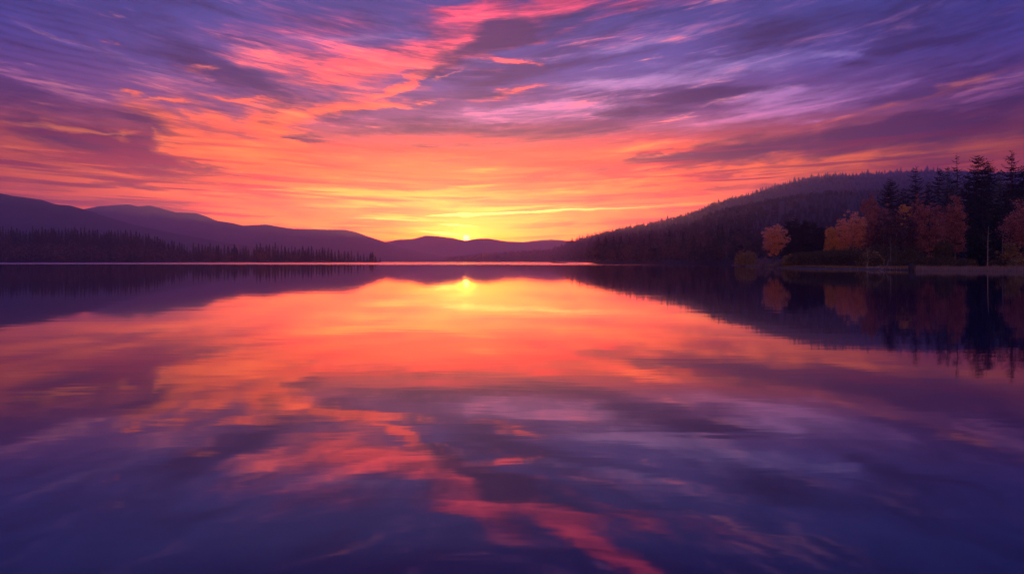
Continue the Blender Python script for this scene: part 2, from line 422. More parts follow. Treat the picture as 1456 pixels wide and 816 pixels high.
def link(name, me, parent=None, loc=None):
    o = bpy.data.objects.new(name, me)
    COL.objects.link(o)
    if parent:
        o.parent = parent
    if loc is not None:
        o.location = loc
    return o

def tag(o, label=None, cat=None, group=None, kind=None):
    for k, v in (('label', label), ('category', cat), ('group', group), ('kind', kind)):
        if v:
            o[k] = v
    return o

def root(name, loc, label, cat, group=None, rz=0.0):
    o = bpy.data.objects.new(name, None)
    o.empty_display_size = 0.5
    COL.objects.link(o)
    o.location = loc
    o.rotation_euler = (0, 0, rz)
    return tag(o, label, cat, group)

def wob(x, y, seed=0.0):
    """smooth bumpy terrain noise, roughly -1..1"""
    return (math.sin(x * 1.0 + y * 0.63 + seed) + math.sin(x * 0.47 - y * 1.21 + seed * 2.1) + 0.5 * math.sin(x * 2.3 + y * 1.9 + seed * 0.7)
            + 0.3 * math.sin(x * 4.7 - y * 3.1 + seed * 1.3) + 0.2 * math.sin(x * 9.1 + y * 7.7 + seed)) / 2.4

def interp(px, rows):
    return float(np.interp(px, [r[0] for r in rows], [r[1] for r in rows]))

class Hill:
    """terrain between a shore and a crest; the bearing is given as photo column, distances in metres"""
    def __init__(s, crest, near, far, power=1.15, bumps=0.0, seed=0.0, back=1.5):
        s.crest, s.near, s.far, s.power, s.bumps, s.seed, s.back = crest, near, far, power, bumps, seed, back
    def dist(s, v, px):
        return v if not isinstance(v, (list, tuple)) else interp(px, v)
    def z(s, px, Y):
        n, f = s.dist(s.near, px), s.dist(s.far, px)
        top = max(0.2, (HOR - interp(px, s.crest)) / FPX * f + EYE)
        if Y <= f:
            t = max(0.0, (Y - n) / (f - n))
            zz = top * t ** s.power
            x = (px - 728) / FPX * Y
            w = 150 + 0.1 * f
            zz += s.bumps * top * math.sin(math.pi * min(t, 1)) * wob(x / w * 3.0, Y / w * 3.0, s.seed)
            lim = top * (Y / f) * 0.985 if t < 0.93 else 1e9
            return min(zz, lim) - (0.6 if t <= 0 else 0.0)
        t = (Y - f) / (f * (s.back - 1))
        return top * (1 - t) ** 1.0 * (1 + 0.0 * t) - 3.0 * t
    def build(s, name, mat, px0, px1, step, rows=34):
        cols = np.arange(px0, px1 + step, step)
        vs, fs = [], []
        for px in cols:
            n, f = s.dist(s.near, px), s.dist(s.far, px)
            ys = [n - 12] + [n + (f - n) * (i / rows) ** 1.25 for i in range(rows + 1)] + [f * (1 + (s.back - 1) * q) for q in (0.08, 0.25, 0.5, 1.0)]
            for Y in ys:
                zz = -3.0 if Y < n else s.z(px, Y)
                vs.append(((px - 728) / FPX * Y, Y, zz))
        m_ = rows + 6
        for i in range(len(cols) - 1):
            for j in range(m_ - 1):
                a = i * m_ + j
                fs.append((a, a + m_, a + m_ + 1, a + 1))
        me = bpy.data.meshes.new(name)
        me.from_pydata(vs, [], fs)
        me.materials.append(mat)
        me.polygons.foreach_set('use_smooth', [True] * len(fs))
        o = link(name, me)
        return tag(o, kind='structure')

# ------------------------------------------------------------------ water
wm, n = new_mat('lake_water')
t = n.new('ShaderNodeTexCoord')
P = t.outputs['Object']
wx, wy, wz = n.sep(P)
# breeze-ruffled lane along the far shore, and a few short cat's-paws nearer
edge = n.noise(n.v('MULTIPLY', P, (0.004, 0.012, 0)), 1.0, 3.0, 0.5)
wyn = n.m('ADD', wy, n.m('MULTIPLY', n.m('SUBTRACT', edge, 0.5), 160.0))
lane = n.m('MULTIPLY', n.step(wyn, 265, 320), n.step(wyn, 600, 700, 1.0, 0.0))
lane = n.m('MULTIPLY', lane, n.step(n.m('SUBTRACT', wx, n.m('MULTIPLY', wy, 0.105)), -6.0, 10.0, 1.0, 0.0))
streaks = n.noise(n.v('MULTIPLY', P, (0.006, 0.05, 0)), 1.0, 3.0, 0.6, 0.3)
def paw(x, y, hx, hy, k):
    a = n.m('DIVIDE', n.m('SUBTRACT', wx, x), hx)
    b = n.m('DIVIDE', n.m('SUBTRACT', wy, n.m('MULTIPLY_ADD', n.m('MULTIPLY', n.m('SUBTRACT', wx, x), n.m('SUBTRACT', wx, x)), k, y)), hy)
    d = n.m('SQRT', n.m('ADD', n.m('MULTIPLY', a, a), n.m('MULTIPLY', b, b)))
    return n.step(d, 0.3, 1.0, 1.0, 0.0)
paws = n.m('ADD', paw(6.1, 31.5, 1.0, 0.30, -0.03), paw(30.0, 255.0, 38.0, 10.0, 0.0))
paws = n.m('ADD', paws, n.m('MULTIPLY', paw(80.0, 240.0, 30.0, 6.0, 0.0), 0.6))
ruffle = n.m('MINIMUM', n.m('ADD', lane, n.m('MULTIPLY', paws, 0.55)), 1.0)
rgh = n.m('ADD', 0.030, n.m('MULTIPLY', n.step(streaks, 0.55, 0.75), 0.012))
rgh = n.m('ADD', rgh, n.m('MULTIPLY', ruffle, 0.235))
swell = n.noise(n.v('MULTIPLY', P, (0.12, 0.55, 1)), 1.0, 3.0, 0.55, 0.4)
rip = n.noise(n.v('MULTIPLY', P, (1.1, 4.0, 1)), 1.0, 2.0, 0.5, 0.2)
h = n.m('ADD', n.m('MULTIPLY', swell, 0.015), n.m('MULTIPLY', rip, 0.0024))
bp = n.new('ShaderNodeBump')
bp.inputs['Strength'].default_value = 1.0
bp.inputs['Distance'].default_value = 0.22
n.put(bp.inputs['Height'], h)
p = n.new('ShaderNodeBsdfPrincipled')
p.inputs['Base Color'].default_value = (0.002, 0.005, 0.026, 1)
p.inputs['IOR'].default_value = 2.3
n.put(p.inputs['Roughness'], rgh)
n.put(p.inputs['Normal'], bp.outputs[0])
n.put(n.new('ShaderNodeOutputMaterial').inputs[0], p.outputs[0])
me = bpy.data.meshes.new('lake_water')
S = 30000
me.from_pydata([(-S, -S, 0), (S, -S, 0), (S, S, 0), (-S, S, 0)], [], [(0, 1, 2, 3)])
me.materials.append(wm)
tag(link('lake_water', me), kind='structure')

# ------------------------------------------------------------------ hills
crest_west = [(-460, 370), (-400, 352), (-320, 310), (-240, 276), (-150, 262), (-60, 264), (0, 275), (20, 279), (40, 281.5), (60, 284.5), (80, 291), (98, 292),
              (120, 298), (160, 311), (200, 322), (260, 334), (320, 345), (400, 356), (480, 368), (520, 370.5)]
crest_middle = [(-250, 370), (-120, 345), (0, 322), (60, 312), (100, 303.5), (120, 297.5), (140, 293.5), (160, 292), (183, 290.5), (197, 294), (212, 292), (226, 295.5), (250, 302),
                (278, 303), (292, 307), (309, 314), (330, 317), (346, 321), (362, 320), (379, 319), (395, 322), (414, 325), (458, 326.3), (489, 326.3),
                (507, 330), (520, 335), (546, 343.5), (564, 350.5), (590, 356), (608, 360), (630, 364.5), (655, 369.5), (670, 370.5)]
crest_far = [(300, 366), (440, 356), (500, 350), (544, 344.5), (568, 340.5), (586, 340), (606, 334.8), (625, 336.2), (643, 338.5), (661, 342), (678, 339.5), (694, 339),
             (718, 343), (744, 344.3), (762, 342), (784, 340.3), (797, 341.5), (830, 344), (880, 350), (960, 362)]
crest_east = [(630, 370.3), (650, 368.5), (683, 364.5), (709, 363), (740, 361), (784, 357.5), (803, 350), (811, 344.5), (833, 339.5), (866, 331), (893, 325.5), (932, 318.8),
              (963, 310.8), (998, 299.5), (1012, 292), (1038, 284.8), (1065, 277.8), (1096, 269), (1126, 259.5), (1174, 251.4), (1212, 249.7), (1263, 247.2),
              (1332, 243.5), (1414, 247), (1470, 245), (1530, 262), (1590, 305), (1640, 352), (1660, 370)]
crest_slope = [(850, 371), (890, 366), (930, 357), (980, 345), (1030, 333), (1065, 323), (1110, 313), (1150, 307), (1200, 297), (1260, 290), (1330, 285), (1460, 281), (1540, 300), (1630, 345), (1720, 371)]

H_WEST = Hill(crest_west, 1000, 1550, 1.1, 0.05, 0.4, 1.4)
H_MID = Hill(crest_middle, 1700, 2900, 1.1, 0.05, 2.2, 1.4)
H_FAR = Hill(crest_far, 3000, 3900, 1.1, 0.04, 4.2, 1.12)
H_EAST = Hill(crest_east, [(630, 2000), (780, 1500), (850, 440), (1040, 320), (1200, 360), (2100, 400)], [(630, 2600), (780, 2200), (840, 2000), (1000, 2200), (1200, 2600), (1700, 2600)], 1.0, 0.03, 1.0, 1.3)
H_SLOPE = Hill(crest_slope, [(850, 460), (1040, 340), (1200, 380), (1800, 420)], [(850, 620), (1000, 800), (1200, 950), (1800, 1000)], 1.0, 0.04, 6.0, 1.25)
H_WEST.build('west_mountain', M_HILL, -460, 520, 8)
H_MID.build('middle_mountain', M_HILL, -250, 670, 5)
H_FAR.build('far_mountain', M_HILL, 300, 960, 4)
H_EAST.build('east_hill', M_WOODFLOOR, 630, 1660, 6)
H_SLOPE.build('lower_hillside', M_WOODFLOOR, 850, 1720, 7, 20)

# low wooded shore across the water
env_left = [(-260, 322), (-60, 322), (0, 320), (30, 323), (51, 320), (70, 321), (77, 323), (90, 322.5), (103, 321.5), (119, 322.5), (127, 324), (144, 327), (169, 326), (190, 327), (208, 331), (223, 334),
            (233, 336), (242, 340), (256, 343), (264, 349), (268, 352), (274, 345.5), (295, 344.5), (309, 347), (334, 347.5), (352, 351), (357, 359), (361, 352), (363, 345), (396, 345), (412, 348.5), (435, 349.5),
            (464, 350), (474, 353), (491, 356), (524, 358), (534, 359), (540, 365)]
W_NEAR = 620.0
def left_ground(px, Y):
    top = max(0.0, (HOR - interp(px, env_left)) - 24.0)      # how far the wood rises above a flat one, in photo rows
    t = max(0.0, min(1.0, (Y - W_NEAR - 10) / 110.0))
    edge = max(0.0, min(1.0, (548 - px) / 14.0))
    return (0.35 + top * 0.68 * t ** 0.9) * edge - 0.5 * (1 - edge)
vs, fs = [], []
cols = np.arange(-300, 556, 6)
rws = [-14, -1, 0, 10, 30, 60, 90, 120, 150, 200, 300]
for px in cols:
    for dY in rws:
        Y = W_NEAR + dY + 6 * math.sin(px * 0.02) + 3 * math.sin(px * 0.071)
        zz = -2.0 if dY == -14 else (-0.3 if dY == -1 else left_ground(px, Y) * (1.0 if dY < 250 else 0.0) - (2 if dY > 250 else 0))
        vs.append(((px - 728) / FPX * Y, Y, zz))
k = len(rws)
for i in range(len(cols) - 1):
    for j in range(k - 1):
        a = i * k + j
        fs.append((a, a + k, a + k + 1, a + 1))
me = bpy.data.meshes.new('west_shore')
me.from_pydata(vs, [], fs)
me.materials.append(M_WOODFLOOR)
tag(link('west_shore', me), kind='structure')

# the wooded point on the east side
shore_row = [(1035, 376.5), (1046, 378.2), (1062, 379.0), (1085, 379.6), (1100, 380.6), (1118, 381.4), (1160, 382.2), (1200, 383.0), (1240, 383.6), (1290, 384.6), (1340, 385.0), (1400, 385.2), (1460, 385.6), (1600, 387), (1900, 390)]
def shore_Y(px):
    return EYE / ((interp(px, shore_row) - HOR) / FPX)
def point_z(px, Y):
    d = Y - shore_Y(px)
    tip = max(0.0, min(1.0, (px - 1040) / 40.0)) * max(0.0, min(1.0, (1880 - px) / 200.0))
    return min(0.30, d * 0.12) if d < 2.5 else 0.30 + tip * (min(d - 2.5, 70) * 0.022 + 0.10 * wob(px * 0.05, Y * 0.15))
vs, fs = [], []
cols = np.arange(1040, 1900, 5)
rws = [-6, 0, 0.6, 2.5, 6, 12, 20, 35, 55, 80, 120]
for px in cols:
    s0 = shore_Y(px)
    depth = min(1.0, max(0.12, (px - 1036) / 90.0))
    for q, dY in enumerate(rws):
        Y = s0 + (dY * depth if dY > 2.5 else dY)
        zz = -1.0 if dY == -6 else point_z(px, Y)
        if q == len(rws) - 1:
            zz = -1.0
        vs.append(((px - 728) / FPX * Y, Y, zz))
k = len(rws)
for i in range(len(cols) - 1):
    for j in range(k - 1):
        a = i * k + j
        fs.append((a, a + k, a + k + 1, a + 1))
me = bpy.data.meshes.new('east_shore')
me.from_pydata(vs, [], fs)
me.materials.append(M_BANK)
me.materials.append(M_SHORE)
me.polygons.foreach_set('material_index', [1 if (i % (k - 1)) in (1, ) and i // (k - 1) < 44 else 0 for i in range(len(fs))])
tag(link('east_shore', me), kind='structure')

# ------------------------------------------------------------------ haze
mt, n = new_mat('evening_haze')
pv = n.new('ShaderNodeVolumePrincipled')
pv.inputs['Color'].default_value = (0.68, 0.72, 0.96, 1)
pv.inputs['Density'].default_value = 0.00021
pv.inputs['Anisotropy'].default_value = 0.74
n.put(n.new('ShaderNodeOutputMaterial').inputs['Volume'], pv.outputs[0])
hb = Mesh()
X0, X1, Y0, Y1, Z0, Z1 = -3500, 3400, -60, 4500, -5, 368
for q in (((X0, Y0, Z0), (X0, Y1, Z0), (X1, Y1, Z0), (X1, Y0, Z0)), ((X0, Y0, Z1), (X1, Y0, Z1), (X1, Y1, Z1), (X0, Y1, Z1)),
          ((X0, Y0, Z0), (X1, Y0, Z0), (X1, Y0, Z1), (X0, Y0, Z1)), ((X1, Y0, Z0), (X1, Y1, Z0), (X1, Y1, Z1), (X1, Y0, Z1)),
          ((X1, Y1, Z0), (X0, Y1, Z0), (X0, Y1, Z1), (X1, Y1, Z1)), ((X0, Y1, Z0), (X0, Y0, Z0), (X0, Y0, Z1), (X0, Y1, Z1))):
    hb.poly(q)
hz = link('haze', hb.data('haze', [mt]))
bm = bmesh.new()
bm.from_mesh(hz.data)
bmesh.ops.remove_doubles(bm, verts=bm.verts, dist=0.01)
bmesh.ops.recalc_face_normals(bm, faces=bm.faces)
bm.to_mesh(hz.data)
bm.free()
tag(hz, kind='stuff')

# ------------------------------------------------------------------ tree builders
def spruce_meshes(seed, H, rad, clear=0.12, dens=1.0, top=0.9, ragged=0.25, bark=None, mat=None, sparse_top=0.0):
    """a conifer: whorls of drooping branches, each hung with flat sprays of needles"""
    g = random.Random(seed)
    tm, cm = Mesh(), Mesh()
    lean = (g.uniform(-.015, .015), g.uniform(-.015, .015))
    pts = [(lean[0] * H * q, lean[1] * H * q, H * q) for q in (0, .05, .2, .4, .6, .8, .97)]
    r0 = H * 0.013
    tm.tube(pts, [r0 * 1.35, r0, r0 * .86, r0 * .66, r0 * .45, r0 * .23, .015], 8)
    z = clear * H
    while z < H * 0.985:
        t = (z - clear * H) / (H * (1 - clear))
        prof = min(1.0, 0.55 + t * 3.0) * (1 - t) ** (top - .2)
        nb = max(4, int((11 - 4 * t) * dens))
        a0 = g.uniform(0, 6.28)
        for b in range(nb):
            if g.random() < 0.10 + sparse_top * max(0, t - .55):
                continue
            L = rad * prof * g.uniform(1 - ragged, 1 + ragged) + 0.12
            a = a0 + 6.283 * b / nb + g.uniform(-.35, .35)
            zz = z + g.uniform(-.02, .02) * H
            rise = 0.25 * t - 0.28 * (1 - t) + g.uniform(-.1, .1)
            ca, sa = math.cos(a), math.sin(a)
            bx, by = lean[0] * zz, lean[1] * zz
            tip = None
            ns = max(3, int(L / 0.30))
            prev = Vector((bx, by, zz))
            for q in range(1, ns + 1):
                f = q / ns
                d = L * f
                p = Vector((bx + ca * d, by + sa * d, zz + rise * d + 0.10 * L * f * f * (1 if t > .3 else .6) - .14 * L * math.sin(f * 3.14)))
                w = (0.26 + 0.42 * (1 - f)) * min(1.4, 0.55 + L * 0.28)
                for sgn in (-1, 1):
                    aa = a + sgn * g.uniform(.55, 1.15)
                    e = Vector((math.cos(aa) * w, math.sin(aa) * w, -g.uniform(.10, .55) * w))
                    s_ = Vector((ca, sa, 0)) * (0.10 + 0.05 * L)
                    cm.poly((prev - s_ * .3, prev + e * .75, prev + e + s_, prev + s_))
                if g.random() < .5:
                    cm.poly((prev, p, p - Vector((g.uniform(-.08, .08), g.uniform(-.08, .08), w * g.uniform(.4, .9)))))
                cm.poly((prev, prev + Vector((-sa, ca, 0)) * .05, p + Vector((0, 0, .03)), p - Vector((-sa, ca, 0)) * .05))
                prev = p
        z += H * (0.030 + 0.012 * g.random()) / max(.7, dens) * (1.15 - 0.55 * t)
    for q in range(5):
        cm.leaf((lean[0] * H, lean[1] * H, H * (1 - .006 * q)), .10, g, 3.5, 3.0)
    return tm.data('trunk', [bark or M_BARK], True), cm.data('crown', [mat or M_SPRUCE])

def pine_meshes(seed, H, rad, clear=0.45, clumps=26, mat=None, bark=None):
    """a pine: bare stem, crooked limbs and rounded clumps of needles high up"""
    g = random.Random(seed)
    tm, cm = Mesh(), Mesh()
    ph = g.uniform(0, 6)
    stem = lambda q: Vector((.02 * H * math.sin(q * 4 + ph), .015 * H * math.cos(q * 5 + ph), H * q))
    qs = (0, .05, .25, .45, .65, .82, .96)
    r0 = H * .014
    tm.tube([stem(q) for q in qs], [r0 * 1.3, r0, r0 * .85, r0 * .7, r0 * .5, r0 * .3, .02], 8)
    for k in range(int(clumps * 1.8)):
        q = clear + (0.98 - clear) * (k + g.random()) / int(clumps * 1.8)
        t = (q - clear) / (1 - clear)
        L = rad * (1.0 - 0.86 * t ** 1.25) * g.uniform(.35, 1.05)
        a = g.uniform(0, 6.283)
        b = stem(q)
        m_ = b + Vector((math.cos(a) * L * .55, math.sin(a) * L * .55, L * g.uniform(-.05, .25)))
        e = b + Vector((math.cos(a) * L, math.sin(a) * L, L * g.uniform(.05, .5)))
        tm.tube([b, m_, e], [r0 * .34 * (1.1 - t), r0 * .2, .015], 5)
        for c_ in range(g.randint(2, 4)):
            cen = b.lerp(e, g.uniform(.5, 1.08)) + Vector((g.gauss(0, .3), g.gauss(0, .3), g.gauss(.1, .22)))
            cr = g.uniform(.4, .8) * (0.42 + .075 * rad)
            for i in range(64):
                v = Vector((g.gauss(0, 1), g.gauss(0, 1), g.gauss(.1, .6)))
                v = v.normalized() * cr * g.random() ** .45
                cm.leaf(cen + Vector((v.x, v.y, v.z * .65)), .15, g, 3.6, .8)
    for i in range(40):
        cm.leaf(stem(.99) + Vector((g.gauss(0, .16), g.gauss(0, .16), g.gauss(-.1, .35))), .09, g, 4.0, 1.5)
    return tm.data('trunk', [bark or M_BARK], True), cm.data('crown', [mat or M_PINE])

def decid_meshes(seed, H, rad, base=0.2, clumps=80, leaves=55, leaf=0.20, mat=None, bark=None, narrow=1.0, stems=1, egg=0.0):
    """a broadleaf: forking limbs that end inside an uneven crown of leaf clumps"""
    g = random.Random(seed)
    tm, cm = Mesh(), Mesh()
    zc, zr = H * (1 + base) / 2, H * (1 - base) / 2
    ph = [g.uniform(0, 6) for _ in range(6)]
    ends = []
    for s_ in range(stems):
        off = Vector((g.uniform(-.25, .25) * rad, g.uniform(-.25, .25) * rad, 0)) if stems > 1 else Vector((0, 0, 0))
        bend = Vector((g.uniform(-.05, .05) * H, g.uniform(-.05, .05) * H, 0))
        hh = H * g.uniform(.82, .93)
        stem = lambda q: off + bend * (q * q) + Vector((0.012 * H * math.sin(6 * q + ph[0]), 0, hh * q))
        r0 = H * (.0095 if bark else .015) / math.sqrt(stems)
        tm.tube([stem(q) for q in (0, .06, .25, .5, .75, 1)], [r0 * 1.4, r0, r0 * .8, r0 * .55, r0 * .32, .015], 8)
        for k in range(int(11 / stems) + 2):
            q = g.uniform(max(.16, base * .8), .9)
            a = g.uniform(0, 6.28)
            b = stem(q)
            L = rad * g.uniform(.5, .9) * (1 - .5 * max(0, q - .5))
            e = b + Vector((math.cos(a) * L, math.sin(a) * L, L * g.uniform(.3, .9)))
            m_ = b.lerp(e, .5) + Vector((0, 0, -.08 * L))
            tm.tube([b, m_, e], [r0 * .42 * (1.15 - q), r0 * .24, .012], 5)
            ends.append(e)
            for w in range(3):
                e2 = m_.lerp(e, g.random()) + Vector((g.gauss(0, .3), g.gauss(0, .3), g.uniform(.1, .5))) * (L * .5)
                tm.tube([m_, m_.lerp(e2, .6) + Vector((0, 0, .05)), e2], [r0 * .18, r0 * .1, .008], 4)
    for k in range(int(clumps * 1.5)):
        while True:
            u = Vector((g.uniform(-1, 1), g.uniform(-1, 1), g.uniform(-1, 1)))
            if 0.25 < u.length < 1.0:
                break
        th = math.atan2(u.y, u.x)
        lump = 1 + .16 * math.sin(3 * th + ph[1] + 2.4 * u.z) + .12 * math.sin(5 * th + ph[2] - 4 * u.z) + .08 * math.sin(7 * u.z + ph[3])
        u *= lump * (1.0 if u.length > .6 else 1.12)
        wid = 1.0 - egg * u.z * .5
        cen = Vector((u.x * rad * .86 * wid * narrow, u.y * rad * .86 * wid * narrow, zc + u.z * zr * .92))
        cr = g.uniform(.10, .23) * rad
        for i in range(int(leaves * .75)):
            v = Vector((g.gauss(0, 1), g.gauss(0, 1), g.gauss(0, .8))) * (cr * .55)
            cm.leaf(cen + v, leaf * g.uniform(.7, 1.3), g, 1.4, .2)
    return tm.data('trunk', [bark or M_BARK], True), cm.data('crown', [mat or M_ORANGE])

def bush_mesh(seed, w, d, h, n, leaf, mat, name='bush'):
    """a leafy mound that reaches the ground, leaves packed towards its skin, a few stems inside"""
    g = random.Random(seed)
    m = Mesh()
    p = [g.uniform(0, 6) for _ in range(5)]
    for i in range(14):
        a = g.uniform(0, 6.28)
        e = Vector((math.cos(a) * w * .35 * g.random(), math.sin(a) * d * .35 * g.random(), h * g.uniform(.5, .95)))
        m.tube([(e.x * .2, e.y * .2, 0), e * .6, e], [.03, .02, .008], 5, 1)
    for i in range(n):
        a = g.uniform(0, 6.283)
        ph = math.asin(g.random() ** .8)
        r = g.random() ** .22
        lump = 1 + .12 * math.sin(3 * a + p[0]) + .10 * math.sin(5 * a + p[1] + 3 * ph) + .06 * math.sin(9 * a + p[2] + 5 * ph)
        m.leaf((math.cos(a) * math.cos(ph) ** .7 * w / 2 * r * lump, math.sin(a) * math.cos(ph) ** .7 * d / 2 * r * lump, max(.05, math.sin(ph) * h * r * lump)), leaf * g.uniform(.7, 1.4), g, 1.5, .5)
    return m.data(name, [mat, M_BARK])

def ground_at(px, Y):
    return point_z(px, Y)

def plant(name, meshes, px, Y, label, cat='tree', group=None, rz=0.0, z=None):
    loc = ((px - 728) / FPX * Y, Y, (ground_at(px, Y) if z is None else z) - 0.08)
    o = root(name, loc, label, cat, group, rz)
    link('trunk', meshes[0], o)
    link('crown', meshes[1], o)
    return o

def top_h(py, px, Y):
    """height of a tree whose tip is seen at photo row py"""
    return (HOR - py) / FPX * Y + EYE - ground_at(px, Y) + 0.08

